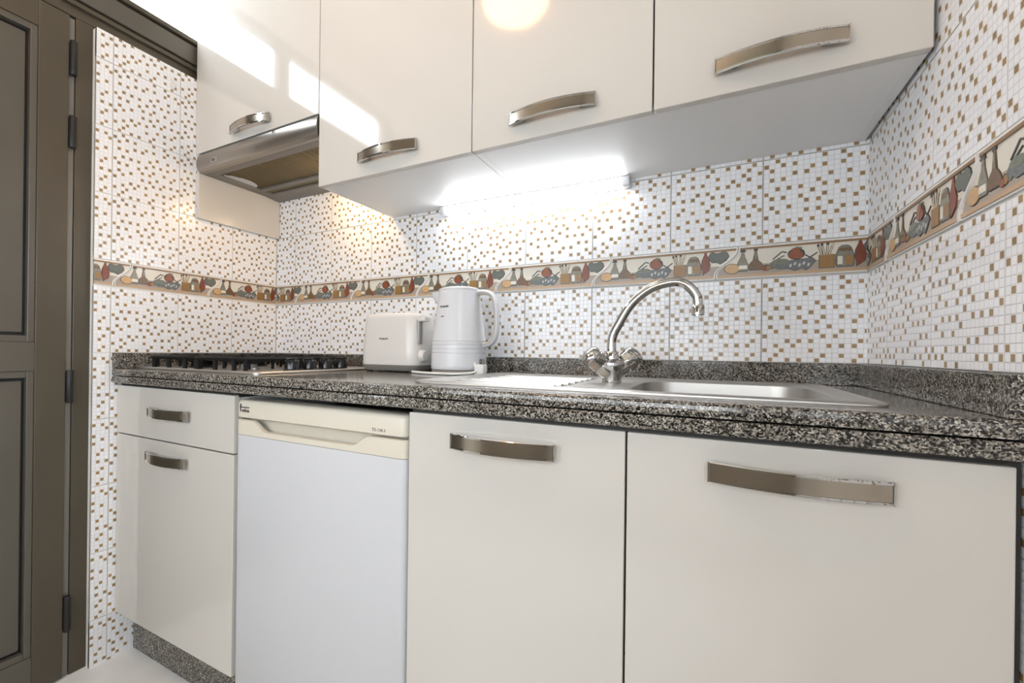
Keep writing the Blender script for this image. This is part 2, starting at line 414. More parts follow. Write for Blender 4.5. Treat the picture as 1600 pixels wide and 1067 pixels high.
RELIEF = [
 ('bread_loaf', [(grow(ell(.118*BL, .31*BH, .0155, .0115, 14, .3), .0015), 'glaze_dark', .5), (ell(.118*BL, .31*BH, .0155, .0115, 14, .3), 'glaze_bread', 1.6)]),
 ('oil_bottle', [(grow(bottle1, .0015), 'glaze_dark', .5), (bottle1, 'glaze_glass', 1.4), (P([(.172,.82), (.216,.82), (.206,.92), (.183,.92)]), 'glaze_dark', 1.7),
                 (P([(.165,.28), (.225,.28), (.222,.40), (.168,.40)]), 'glaze_cream', 1.7)]),
 ('oil_bottle', [(grow(bottle2, .0015), 'glaze_dark', .5), (bottle2, 'glaze_oil', 1.4), (P([(.266,.84), (.297,.84), (.292,.93), (.271,.93)]), 'glaze_dark', 1.7),
                 (P([(.274,.56), (.289,.56), (.288,.78), (.275,.78)]), 'glaze_glass', 1.7)]),
 ('vegetables', [(grow(ell(.355*BL, .28*BH, .008, .006), .0014), 'glaze_dark', .5), (ell(.340*BL, .25*BH, .005, .0055), 'glaze_tomato', 1.5),
                 (ell(.366*BL, .27*BH, .005, .0055), 'glaze_amber', 1.4), (ell(.392*BL, .33*BH, .006, .009), 'glaze_mitt', 1.1)]),
 ('basket', [(grow(basket, .0015), 'glaze_dark', .5), (basket, 'glaze_cloth', 1.3), (ell(.445*BL, .44*BH, .017, .0065), 'glaze_green', 1.6),
             (bar(.395,.52,.455,.74,.0026), 'glaze_dark', 1.2), (bar(.455,.74,.485,.70,.0026), 'glaze_dark', 1.2), (bar(.40,.46,.47,.62,.0022), 'glaze_dark', 1.2),
             (bar(.60,.42,.675,.64,.0026), 'glaze_dark', 1.2), (bar(.60,.60,.66,.42,.0024), 'glaze_dark', 1.2)]
            + [(P([(.50+.028*k,.25+.05*(k % 2)), (.514+.028*k,.25+.05*(k % 2)), (.519+.028*k,.34+.05*(k % 2)), (.505+.028*k,.34+.05*(k % 2))]), 'glaze_check', 1.5) for k in range(5)]),
 ('tomatoes', [(grow(ell(.545*BL, .64*BH, .0155, .0125), .0012), 'glaze_dark', 1.4), (ell(.525*BL, .60*BH, .0085, .009), 'glaze_tomato', 2.2),
               (ell(.560*BL, .60*BH, .0085, .009), 'glaze_tomato', 2.1), (ell(.540*BL, .73*BH, .0085, .008), 'glaze_tomato', 2.4),
               (P([(.53,.82), (.585,.80), (.575,.84), (.545,.86)]), 'glaze_green', 2.5)]),
 ('utensil_jar', [(grow(jar, .0015), 'glaze_dark', .5), (jar, 'glaze_amber', 1.5), (bar(.705,.52,.680,.84,.0044), 'glaze_dark', .6), (bar(.705,.52,.680,.84,.0026), 'glaze_spoon', 1.1), (bar(.718,.52,.702,.86,.0044), 'glaze_dark', .6), (bar(.718,.52,.702,.86,.0026), 'glaze_spoon', 1.1),
                  (bar(.732,.52,.738,.88,.0044), 'glaze_dark', .6), (bar(.732,.52,.738,.88,.0026), 'glaze_spoon', 1.1), (bar(.745,.52,.768,.84,.0044), 'glaze_dark', .6), (bar(.745,.52,.768,.84,.0026), 'glaze_spoon', 1.1), (ell(.680*BL, .84*BH, .0022, .0035), 'glaze_dark', 1.3),
                  (ell(.703*BL, .87*BH, .0024, .0035), 'glaze_dark', 1.3), (ell(.738*BL, .88*BH, .0028, .0035), 'glaze_dark', 1.3), (ell(.770*BL, .84*BH, .0030, .0042), 'glaze_spoon', 1.3)]),
 ('spice_pot', [(grow(pot, .0015), 'glaze_dark', .5), (pot, 'glaze_glass', 1.4), (P([(.800,.62), (.880,.62), (.870,.72), (.810,.72)]), 'glaze_oil', 1.7),
                (P([(.796,.24), (.825,.24), (.825,.48), (.796,.48)]), 'glaze_cream', 1.6), (P([(.840,.24), (.885,.24), (.885,.48), (.840,.48)]), 'glaze_amber', 1.6)]),
 ('chili', [(grow(chili, .0012), 'glaze_dark', .5), (chili, 'glaze_chili', 1.6)]),
 ('oven_mitt', [(grow(mitt, .0015), 'glaze_dark', .5), (mitt, 'glaze_mitt', 1.4)]),
]
def poly_mesh(pieces, lo, hi, y_base):
    """extruded, glazed pieces cut to lo..hi along the tile"""
    names = []; bm = NB()
    for poly, gl, h in pieces:
        if gl not in names: names.append(gl)
        prism(bm, poly, y_base - h/1000, y_base, names.index(gl))
    fix(bm)
    for lim, nrm in ((lo, (-1,0,0)), (hi, (1,0,0))):
        if lim is None: continue
        g = bm.verts[:]+bm.edges[:]+bm.faces[:]
        r = bmesh.ops.bisect_plane(bm, geom=g, plane_co=(lim,0,0), plane_no=nrm, clear_outer=True)
        es = [e for e in r['geom_cut'] if isinstance(e, bmesh.types.BMEdge)]
        if es: bmesh.ops.holes_fill(bm, edges=es)
    if not bm.faces: bm.free(); return None
    me = bpy.data.meshes.new('frieze'); bm.to_mesh(me); bm.free()
    for k in names: me.materials.append(MAT[k])
    return me
frieze_cache = {}
def frieze(wall, to_world, rotz, a, a_lo, a_hi):
    lo = a_lo-a if a_lo > a else None
    hi = a_hi-a if a_hi < a+BL+LEAN else None
    key = (None if lo is None else round(lo, 4), None if hi is None else round(hi, 4))
    if key not in frieze_cache:
        base = poly_mesh([(body_piece(.0, .035), 'glaze_white', 5), (body_piece(.035, .115), 'glaze_bar_light', 7.0), (body_piece(.115, .42), 'glaze_taupe', 5),
                          (body_piece(.42, .895), 'glaze_cream', 5), (body_piece(.895, .955), 'glaze_bar', 7.5), (body_piece(.955, 1.0), 'glaze_white', 7)] + [(end_piece(q), 'glaze_white', 8) for q in (0, 1)], lo, hi, .006)
        rel = [(n, poly_mesh(ps, lo, hi, .001)) for n, ps in RELIEF]
        frieze_cache[key] = (base, rel)
    base, rel = frieze_cache[key]
    if base is None: return
    t = link('frieze_tile', base, wall, to_world(a, Z_B0), rotz)
    for n, me in rel:
        if me: link(n, me, t)
for i in range(-4, 3): frieze(wall_back, back_at, 0, 1.0140+BL*i, 0, W)
for i in range(-1, 2): frieze(wall_left, left_at, math.pi/2, -.5975+BL*i+.0, -.648, 0)
frieze(wall_left, left_at, math.pi/2, -.5975+BL*2, -.648, 0)
for i in range(-1, 4): frieze(wall_right, right_at, -math.pi/2, .122+BL*i, 0, 1.14)

# ------------------------------------------------------------------ setting: bronze door, frame, transom windows
bm = NB()
box(bm, (-.075, -.690, 0), (-.022, -.648, 1.915), 0, .002)
box(bm, (-.075, -1.49, 0), (-.022, -1.452, 1.915), 0, .002)
trim_1 = tag(finish('trim_1', bm, 'bronze_alu'), 'dark bronze aluminium frame around the door', 'door frame', kind='structure')
bm = NB(); box(bm, (-.085, -1.49, 1.915), (-.022, 0, 2.045), 0, .002); box(bm, (-.022, -1.49, 1.945), (-.012, -.3, 1.958), 0, .002)
finish('rail', bm, 'bronze_alu', trim_1)
bm = NB(); box(bm, (-.021, -1.49, 1.965), (-.010, 0, 2.028), 0, .003); finish('rail_cover', bm, 'bronze_panel', trim_1)
bm = NB(); box(bm, (-.03, -1.49, 2.036), (-.006, 0, 2.052), 0, .003); finish('rail_lip', bm, 'bronze_alu', trim_1)
bm = NB(); box(bm, (-.085, -1.49, 2.238), (-.012, 0, 2.275), 0, .002); finish('rail', bm, 'bronze_alu', trim_1)
bm = NB(); box(bm, (-.085, -.768, 2.045), (-.012, -.705, 2.238), 0, .002); finish('mullion', bm, 'bronze_alu', trim_1)
bm = NB(); box(bm, (-.085, -1.49, 2.045), (-.012, -1.40, 2.238), 0, .002); finish('mullion', bm, 'bronze_alu', trim_1)
bm = NB(); box(bm, (-.055, -.705, 2.045), (-.049, 0, 2.238))
tag(finish('window_1', bm, 'pane_frosted'), 'bright transom pane above the tiled side wall', 'window', kind='structure')
bm = NB(); box(bm, (-.055, -1.40, 2.045), (-.049, -.768, 2.238))
tag(finish('window_2', bm, 'pane_frosted'), 'bright transom pane above the bronze door', 'window', kind='structure')

door = root('door_1', (0, -.706, 0), 'dark bronze aluminium door with two recessed panels', 'door', kind='structure')
def dpart(name, lo, hi, m_, bev=.0015, mats=None):
    bm = NB(); box(bm, (lo[0], lo[1]+.706, lo[2]), (hi[0], hi[1]+.706, hi[2]), 0, bev); return finish(name, bm, m_, door)
DL, DR = -1.448, -.708
dpart('stile', (-.065, -.776, .006), (-.014, DR, 1.908), 'bronze_alu')
dpart('stile', (-.065, DL, .006), (-.014, -1.38, 1.908), 'bronze_alu')
dpart('door_rail', (-.063, -1.38, 1.835), (-.014, -.776, 1.908), 'bronze_alu')
dpart('door_rail', (-.063, -1.38, .889), (-.014, -.776, .968), 'bronze_panel')
dpart('door_rail', (-.063, -1.38, .006), (-.014, -.776, .105), 'bronze_panel')
for z0, z1 in ((.105, .889), (.968, 1.835)):
    for lo, hi in (((-.06, -.792, z0), (-.017, -.776, z1)), ((-.06, -1.38, z0), (-.017, -1.364, z1)), ((-.06, -1.364, z0), (-.017, -.792, z0+.018)), ((-.06, -1.364, z1-.018), (-.017, -.792, z1))):
        dpart('glazing_bead', lo, hi, 'bronze_panel')
    g = dpart('gasket', (-.052, -1.364, z0+.018), (-.034, -.792, z1-.018), 'rubber_black', 0)
    dpart('door_panel', (-.050, -1.358, z0+.026), (-.028, -.7985, z1-.026), 'bronze_panel')
dpart('edge_strip', (-.05, DR+.001, .006), (-.024, -.692, 1.908), 'bronze_light', .001)
for z0, z1 in ((1.740, 1.838), (1.530, 1.622), (.795, .889), (.136, .237)):
    bm = NB(); lathe(bm, [(.0075, z0), (.0085, z0+.002), (.0085, z1-.002), (.0075, z1)], (-.012, -.699+.706, 0), n=14)
    box(bm, (-.03, -.7065+.706, z0+.004), (-.013, -.6915+.706, z1-.004)); finish('hinge', bm, 'rubber_black', door, 40)
bm = NB(); lathe(bm, [(.024, 0), (.024, .006), (.011, .010), (.011, .045)], (-.014, -1.415+.706, 1.02), (1,0,0), 18)
tube(bm, [(.028, -1.415+.706, 1.02), (.034, -1.39+.706, 1.02), (.034, -1.29+.706, 1.02)], .009, 10); finish('door_lever', fix(bm), 'chrome', door, 40)

w3 = root('fill_window_side', (W, wy0, wz0), 'added glowing fill window in the side wall behind the camera', 'window', kind='structure')  # unseen window added to raise the daylight level
wl, wh = wy1-wy0, wz1-wz0
bm = NB(); box(bm, (.05, .04, .04), (.056, wl-.04, wh-.04)); finish('pane', bm, 'fill_side', w3)
for lo, hi in (((.02,0,0), (.08,wl,.04)), ((.02,0,wh-.04), (.08,wl,wh)), ((.02,0,.04), (.08,.04,wh-.04)), ((.02,wl-.04,.04), (.08,wl,wh-.04)), ((.02,wl/2-.03,.04), (.08,wl/2+.03,wh-.04))):
    bm = NB(); box(bm, lo, hi, 0, .002); finish('fill_frame', bm, 'bronze_alu', w3)

w4 = root('fill_window_rear', (rx0, REAR, rz0), 'added wide glowing fill window in the wall behind the camera', 'window', kind='structure')  # unseen, added to lift the light from the front
wl, wh = rx1-rx0, rz1-rz0
for k in range(3):
    bm = NB(); box(bm, (.04+k*(wl-.04)/3, -.056, .04), ((k+1)*(wl-.04)/3, -.05, wh-.04)); finish('pane', bm, 'fill_rear', w4)
for lo, hi in [((0,-.08,0), (wl,-.02,.04)), ((0,-.08,wh-.04), (wl,-.02,wh))] + [((k*(wl-.04)/3,-.08,.04), (.04+k*(wl-.04)/3,-.02,wh-.04)) for k in range(4)]:
    bm = NB(); box(bm, lo, hi, 0, .002); finish('fill_frame', bm, 'bronze_alu', w4)

# ------------------------------------------------------------------ handles (shared mesh)
def handle_mesh():
    L, H, n = .190, .0275, 24; bm = NB()
    def yo(s): return -(.010 + .017*(1-(2*s)**2))
    prof = [(-.5, 0, 1), (-.5, -.0028, 1), (-.455, -.0040, 1), (-.37, -.0040, 1), (-.36, -.0030, 0), (.36, -.0030, 1), (.37, -.0040, 1), (.455, -.0040, 1), (.5, -.0028, 1), (.5, 0, 1)]
    rows = []
    for k in range(n+1):
        s = k/n-.5
        rows.append([Vector((s*L, yo(s)+d, h*H)) for h, d, _ in prof])
    R = [[bm.verts.new(p) for p in r] for r in rows]; m_ = len(prof)
    for k in range(n):
        for j in range(m_):
            f = bm.faces.new((R[k][j], R[k][(j+1) % m_], R[k+1][(j+1) % m_], R[k+1][j])); f.material_index = 0 if j == 4 else 1
            if j == m_-1: f.material_index = 0
    for r, fl in ((R[0], 0), (R[-1], 1)):
        f = bm.faces.new(r if fl else r[::-1]); f.material_index = 1
    for sx in (-1, 1):                                    # bright end caps and feet
        x = sx*L/2; box(bm, (min(x, x-sx*.0022), -.0150, -H/2-.0003), (max(x, x-sx*.0022), -.008, H/2+.0003), 1, .0006, 1)
        lathe(bm, [(.006, 0), (.0052, .004), (.0052, .0175)], (sx*.064, 0, 0), (0, -1, 0), 14, 1)
    fix(bm); me = bpy.data.meshes.new('handle'); bm.to_mesh(me); bm.free()
    for k in ('handle_brushed', 'chrome'): me.materials.append(MAT[k])
    for p in me.polygons: p.use_smooth = True
    me.set_sharp_from_angle(angle=math.radians(30))
    return me
HANDLE = handle_mesh()
def panel(name, x0, x1, y, z0, z1, parent, o, th=.018, handle=None, m_='lacquer', bev=.0016):
    """front whose face is at y; o = origin of the parent"""
    bm = NB(); box(bm, (x0, y, z0), (x1, y+th, z1), 0, bev, 2)
    bmesh.ops.translate(bm, verts=bm.verts[:], vec=-Vector(o))
    d = finish(name, bm, m_, parent)
    if handle: link('handle', HANDLE, d, (handle[0]-o[0], y-o[1], handle[1]-o[2]))
    return d
def pbox(name, lo, hi, m_, parent, o, bev=0.0):
    bm = NB(); box(bm, Vector(lo)-Vector(o), Vector(hi)-Vector(o), 0, bev); return finish(name, bm, m_, parent)

# ------------------------------------------------------------------ base units
O = (.29, -.30, 0)
cb = root('base_cabinet', O, 'glossy white base unit with one drawer above a door, under the gas hob', 'cabinet')
pbox('side_panel', (.004, Y_F+.019, .142), (.020, -.02, .835), 'carcass', cb, O)
pbox('side_panel', (.556, Y_F+.019, .142), (.572, -.02, .835), 'carcass', cb, O)
pbox('bottom_panel', (.020, Y_F+.019, .142), (.556, -.02, .158), 'carcass', cb, O)
pbox('back_panel', (.020, -.03, .158), (.556, -.02, .835), 'carcass_shade', cb, O)
pbox('gap_shade_rail', (.002, Y_F+.012, .836), (.573, -.53, .8485), 'carcass_shade', cb, O)  # near-black strip, paints the shade of the gap below the worktop
pbox('plinth', (.001, -.532, .0), (.573, -.514, .140), 'granite', cb, O)
panel('drawer', .003, .5725, Y_F, .6955, .8405, cb, O, handle=(.297, .7745))
panel('door', .003, .5725, Y_F, .1405, .6920, cb, O, handle=(.288, .647))
O = (1.50, -.30, 0)
cs = root('sink_cabinet', O, 'wide glossy white base unit with two doors, under the sink', 'cabinet')
pbox('side_panel', (1.102, Y_F+.019, .142), (1.118, -.02, .835), 'carcass', cs, O)
pbox('side_panel', (1.876, Y_F+.019, .142), (1.892, -.02, .835), 'carcass', cs, O)
pbox('bottom_panel', (1.118, Y_F+.019, .142), (1.876, -.02, .158), 'carcass', cs, O)
pbox('back_panel', (1.118, -.03, .158), (1.876, -.02, .70), 'carcass_shade', cs, O)
pbox('plinth', (1.102, -.532, 0), (1.900, -.514, .140), 'granite', cs, O)
pbox('gap_shade_rail', (1.102, Y_F+.012, .836), (1.900, -.53, .8485), 'carcass_shade', cs, O)  # shade under the worktop edge put in as a dark strip
pbox('wall_gap_shade', (1.8935, Y_F+.012, .142), (1.9005, -.55, .836), 'carcass_shade', cs, O)  # dark strip standing for the shade between door and wall
panel('door', 1.1015, 1.4945, Y_F, .1405, .8405, cs, O, handle=(1.295, .7977))
panel('door', 1.4975, 1.8925, Y_F, .1405, .8405, cs, O, handle=(1.6975, .7990))

# ------------------------------------------------------------------ undercounter fridge
O = (.836, -.30, 0)
fx0, fx1 = .5795, 1.0945
fr = root('fridge', O, 'white undercounter fridge with cream top and scooped door grip', 'fridge')
pbox('cabinet_body', (fx0+.006, -.525, .02), (fx1-.006, -.05, .79), 'appliance_grey', fr, O, .004)
bm = NB()
def lidring(z, d, r=.016): return [p-Vector(O) for p in rrect(fx0+d, fx1-d, Y_F+d, -.532, r, z, 6)]
loft(bm, [lidring(.7885, .003), lidring(.7905, .0005), lidring(.795, 0), lidring(.824, 0), lidring(.8295, .002), lidring(.832, .006)])
top = finish('fridge_top', fix(bm), 'plastic_cream', fr, 40)
# door skin, rounded vertical edges
bm = NB()
def doorring(z, d=0): return [p-Vector(O) for p in rrect(fx0+d, fx1-d, Y_F+d, -.535, .014, z, 6)]
loft(bm, [doorring(.055, .002), doorring(.058), doorring(.7465)])
fdoor = finish('door', fix(bm), 'fridge_white', fr, 40)
# cream grip strip with a scooped upper edge: front skin follows the scoop
def scoop(x):
    t0 = ss(min(1, max(0, (x-.636)/.050))); t1 = ss(min(1, max(0, (1.004-x)/.050)))
    return .7835 - .0235*min(t0, t1)
bm = NB(); xs = [fx0+.012+(fx1-fx0-.024)*k/60 for k in range(61)]
rings = []
def corner(side, n=6):
    out = []
    for k in range(n+1):
        a = math.radians(90*k/n); r = .014
        out.append((fx0+r-r*math.cos(a), Y_F+r-r*math.sin(a)) if side < 0 else (fx1-r+r*math.sin(a), Y_F+r-r*math.cos(a)))
    return out
plan = corner(-1) + [(x, Y_F) for x in xs if fx0+.016 < x < fx1-.016] + corner(1)
lo_r = [Vector((x, y, .7475)) for x, y in plan]; hi_r = [Vector((x, y, scoop(x)-.0012)) for x, y in plan]
hi_c = [Vector((x, y+.0015, scoop(x))) for x, y in plan]
in_r = [Vector((x, max(y+.012, Y_F+.014), scoop(x))) for x, y in plan]; in_l = [Vector((x, max(y+.012, Y_F+.014), .7475)) for x, y in plan]
rows = [[p-Vector(O) for p in r] for r in (lo_r, hi_r, hi_c, in_r, in_l)]
loft(bm, [list(c) for c in zip(*rows)])
grip = finish('grip_strip', fix(bm), 'plastic_cream', fdoor, 40)
pbox('grip_recess', (fx0+.014, Y_F+.032, .7475), (fx1-.014, Y_F+.04, .7835), 'plastic_cream', fdoor, O)
pbox('grip_floor', (fx0+.014, Y_F+.012, .7465), (fx1-.014, Y_F+.034, .7492), 'plastic_cream', fdoor, O)
pbox('door_seal', (fx0+.004, -.534, .06), (fx1-.004, -.526, .785), 'rubber_black', fr, O)
for x in (fx0+.05, fx1-.05):
    for y in (-.49, -.10):
        bm = NB(); lathe(bm, [(.018, 0), (.018, .012), (.012, .014), (.012, .021)], (x-O[0], y-O[1], 0), n=14); finish('foot', bm, 'rubber_black', fr, 40)
def maker_mark(parent, x, y, z, w, h):             # tall dotted stem, long bar, small letters below
    bm = NB(); e = .0005
    box(bm, (x-w/2, y-e, z-h*.35), (x-w/2+w*.11, y, z+h*.30)); box(bm, (x-w/2-w*.05, y-e, z+h*.10), (x+w/2, y, z+h*.21))
    lathe(bm, [(w*.085, 0), (w*.085, e)], (x-w/2+w*.055, y, z+h*.41), (0, -1, 0), 12); finish('maker_mark', fix(bm), 'ink', parent)
    lettering('eka', w*.80, h*.42, parent, (x+w*.09, y, z-h*.17), 'ink', .03)
maker_mark(top, .6140-O[0], Y_F-O[1], .8110, .034, .0215)
lettering('TS-138.3', .034, .0062, top, (1.0275-O[0], Y_F-O[1], .7985), 'ink_grey', .01)

# ------------------------------------------------------------------ granite worktop
O = (0, 0, 0)
wt = root('worktop', (W/2, -.3, Z_WT), 'long speckled grey granite worktop with a two-layer front edge', 'worktop')
O = tuple(wt.location)
def at(o, bm): bmesh.ops.translate(bm, verts=bm.verts[:], vec=-Vector(o)); return bm
bm = NB()
hx0, hx1, hy0, hy1 = 1.452, 1.795, -.497, -.112     # cut-out for the bowl
prof = [(-.5965, .8712), (-.5995, .8720), (-.600, .8740), (-.600, .8872), (-.5988, .8902), (-.596, .8918), (-.592, .892), (hy0, .892), (hy0, .8712)]
loft(bm, [[Vector((x, y, z)) for y, z in prof] for x in (.0015, W-.0015)])
box(bm, (.0015, hy0, .8712), (hx0, -.0015, .892)); box(bm, (hx1, hy0, .8712), (W-.0015, -.0015, .892)); box(bm, (hx0, hy1, .8712), (hx1, -.0015, .892))
finish('top_slab', fix(at(O, bm)), 'granite', wt, 40)
bm = NB()
prof = [(-.597, .849), (-.600, .852), (-.600, .8668), (-.5980, .8690), (-.55, .8692), (-.55, .849)]
loft(bm, [[Vector((x, y, z)) for y, z in prof] for x in (.0015, W-.0015)])
finish('edge_slab', fix(at(O, bm)), 'granite', wt, 40)
for nm, lo, hi in (('upstand', (.0015, -.0185, .8925), (W-.0015, -.001, Z_UP)), ('upstand', (.001, -.600, .8925), (.0185, -.019, Z_UP)), ('upstand', (W-.0185, -.592, .8925), (W-.001, -.019, Z_UP))):
    pbox(nm, lo, hi, 'granite', wt, O, .0012)

# ------------------------------------------------------------------ sink
sx0, sx1, sy0, sy1 = 1.062, 1.811, -.528, -.080
sk = root('sink', (1.62, -.30, Z_WT), 'stainless steel inset sink with ribbed drainer and single bowl', 'sink')
O = tuple(sk.location); bm = NB()
def rr(d, z, r=.028, b=None):
    x0, x1, y0, y1 = b or (sx0, sx1, sy0, sy1); return rrect(x0+d, x1-d, y0+d, y1-d, r-d*.3, z, 5)
R = loft(bm, [rr(0, Z_WT+.0004), rr(.0005, Z_WT+.0030), rr(.004, Z_WT+.0052), rr(.010, Z_WT+.0052), rr(.016, Z_WT+.0030)], cap0=False, cap1=False)
inner = R[-1]
bowl = (1.466, 1.781, -.483, -.126); dr = (1.095, 1.368, -.488, -.118)
zb = Z_WT+.0030
B = loft(bm, [rr(0, zb, .06, bowl), rr(.006, zb-.004, .06, bowl), rr(.012, zb-.10, .06, bowl), rr(.02, zb-.135, .055, bowl), rr(.045, zb-.150, .045, bowl)], cap0=False, cap1=True)
D = loft(bm, [rr(0, zb, .03, dr), rr(.008, zb-.0035, .03, dr)], cap0=False, cap1=True)
es = []
for loop in (inner, B[0], D[0]):
    for i in range(len(loop)):
        e = bm.edges.get((loop[i], loop[(i+1) % len(loop)])); es.append(e)
bmesh.ops.triangle_fill(bm, edges=es, use_beauty=True)
finish('basin', fix(at(O, bm)), 'steel', sk, 35)
for k in range(7):
    y = -.455 + k*.0515
    bm = NB(); loft(bm, [[Vector((1.115+.0, y+dy, zb-.0036+dz)) for dy, dz in ((-.007, 0), (-.003, .003), (.003, .003), (.007, 0))],
                         [Vector((1.345, y+dy, zb-.0036+dz)) for dy, dz in ((-.007, 0), (-.003, .003), (.003, .003), (.007, 0))]])
    finish('drainer_rib', fix(at(O, bm)), 'steel', sk, 60)
bm = NB(); lathe(bm, [(.045, 0), (.045, .003), (.036, .004), (.034, .001)], (1.6235, -.3045, zb-.1495), n=24); finish('drain', fix(at(O, bm)), 'chrome', sk, 40)

# ------------------------------------------------------------------ tap
tp = root('tap', (1.422, -.302, zb), 'chrome two-handle kitchen tap with a tall swan-neck spout', 'tap')
O = tuple(tp.location)
bm = NB(); lathe(bm, [(.0200, .0), (.0205, .002), (.0192, .004), (.0196, .010), (.0230, .024), (.0268, .036), (.0258, .042), (.0180, .0475), (.0125, .050)], (0, 0, 0), n=28)
finish('tap_body', fix(bm), 'chrome', tp, 35)
bm = NB(); lathe(bm, [(.0135, .048), (.0150, .050), (.0150, .062), (.0115, .067)], n=24); finish('collar', fix(bm), 'chrome', tp, 35)
path = smooth_path([(-.0005, 0, .062), (-.001, 0, .080), (.002, 0, .100), (.0125, 0, .122), (.0365, 0, .1635), (.0725, 0, .194), (.1135, 0, .2055), (.139, 0, .199), (.157, 0, .177), (.160, 0, .158)], 8)
bm = NB(); tube(bm, path, .0092, 18); finish('spout', fix(bm), 'chrome', tp, 60)
bm = NB(); lathe(bm, [(.0098, 0), (.0115, .001), (.0115, .018), (.0098, .0205)], (.1602, 0, .138), n=24); lathe(bm, [(.008, 0), (.008, .002)], (.1602, 0, .1365), n=16)
finish('aerator', fix(bm), 'chrome', tp, 35)
for sgn in (-1, 1):
    ax = Vector((sgn*.60, sgn*.46, .60)).normalized(); b0 = Vector((0, 0, .017))
    bm = NB(); lathe(bm, [(.0192, .006), (.0192, .031), (.0180, .034)], b0, ax, 24); finish('valve_neck', fix(bm), 'chrome', tp, 35)
    bm = NB(); n = 48; rings = []
    t = ax.cross(Vector((0,0,1))).normalized(); v = ax.cross(t)
    for r, h, am in ((.0180, .034, 0), (.0212, .0355, .0004), (.0226, .040, .0010), (.0230, .048, .0010), (.0226, .0515, .0002), (.0214, .0522, 0), (.0214, .0536, 0), (.0234, .0544, 0), (.0234, .0566, 0), (.0218, .0574, 0), (.0218, .0588, 0), (.0236, .0598, 0), (.0230, .0650, 0), (.0190, .0705, 0), (.0110, .0738, 0), (.002, .0750, 0)):
        rings.append([b0 + ax*h + (t*math.cos(2*math.pi*k/n)+v*math.sin(2*math.pi*k/n))*(r - am*(1+math.cos(8*2*math.pi*k/n))) for k in range(n)])
    loft(bm, rings); finish('tap_knob', fix(bm), 'chrome', tp, 50)

# ------------------------------------------------------------------ gas hob
hb = root('gas_hob', (.315, -.305, Z_WT), 'stainless gas hob with black pan supports and four knobs', 'hob')
O = tuple(hb.location)
gx0, gx1, gy0, gy1 = .030, .606, -.548, -.062
def hr(d, z, r=.016): return rrect(gx0+d, gx1-d, gy0+d, gy1-d, max(.004, r-d*.4), z, 5)
bm = NB(); loft(bm, [hr(0, .8925), hr(0, .8955), hr(.003, .8982), hr(.010, .8986), hr(.016, .8962), hr(.03, .8955)]); finish('hob_plate', fix(at(O, bm)), 'steel', hb, 30)
def bars(bm, pts, r=.0058): tube(bm, pts, r, 8)
for cx in (.155, .385):
    bm = NB(); zt = .9345; x0, x1, y0, y1 = cx-.104, cx+.104, -.515, -.095
    fr_ = [p for p in rrect(x0, x1, y0, y1, .02, zt-.006, 4)]; bars(bm, fr_+[fr_[0]], .0062)
    for yc in (-.410, -.205):
        for dx, dy in ((1,0), (-1,0)): bars(bm, [(cx+dx*.104, yc, zt-.006), (cx+dx*.098, yc, zt), (cx+dx*.030, yc, zt)])
        bars(bm, [(cx, yc-.100, zt-.004), (cx, yc-.03, zt)]); bars(bm, [(cx, yc+.03, zt), (cx, yc+.100, zt-.004)])
    bars(bm, [(x0, -.3075, zt-.006), (x1, -.3075, zt-.006)])
    for yb in (-.462, -.358, -.257, -.153): bars(bm, [(x0, yb, zt-.006), (x0+.045, yb, zt)]); bars(bm, [(x1-.045, yb, zt), (x1, yb, zt-.006)])
    for yc in (-.410, -.205):
        sq = rrect(cx-.058, cx+.058, yc-.058, yc+.058, .012, zt-.012, 3); bars(bm, sq+[sq[0]], .0045)
        for dx in (-.058, .058):
            for dy in (-.04, .04): bars(bm, [(cx+dx, yc+dy, zt-.012), (cx+dx, yc+dy, .8970)], .0045)
    for x in (x0, x1, cx):
        for y in (y0, y1): bars(bm, [(x if x == cx else x+(.02 if x < cx else -.02), y, zt-.006), (x if x == cx else x+(.02 if x < cx else -.02), y, .8965)], .0062)
    for x in (x0, x1):
        for y in (y0+.02, y1-.02, -.3075): bars(bm, [(x, y, zt-.006), (x, y, .8965)], .0062)
    finish('pan_support', fix(at(O, bm)), 'iron_black', hb, 40)
for cx, cy, r in ((.155, -.410, .034), (.155, -.205, .026), (.385, -.410, .026), (.385, -.205, .040)):
    bm = NB(); lathe(bm, [(r*1.25, .8960), (r*1.2, .8995), (r, .9005), (r*.96, .912)], (cx, cy, 0), n=26); bn = finish('burner', fix(at(O, bm)), 'alu_burner' if cy < -.3 and cx > .3 else 'iron_black', hb, 35)
    bm = NB(); lathe(bm, [(r*1.14, .9125), (r*1.18, .9145), (r*1.14, .9205), (r*1.0, .9225)], (cx, cy, 0), n=26); finish('burner_cap', fix(at(O, bm)), 'iron_black', bn, 35)
for ky in (-.392, -.328, -.262, -.198):
    bm = NB(); lathe(bm, [(.0245, .8958), (.0245, .899), (.0215, .901), (.0200, .923), (.0180, .927)], (.553, ky, 0), n=26)
    box(bm, (.5495, ky-.019, .926), (.5565, ky+.019, .9325), 0, .002, 2); finish('knob', fix(at(O, bm)), 'plastic_black', hb, 40)

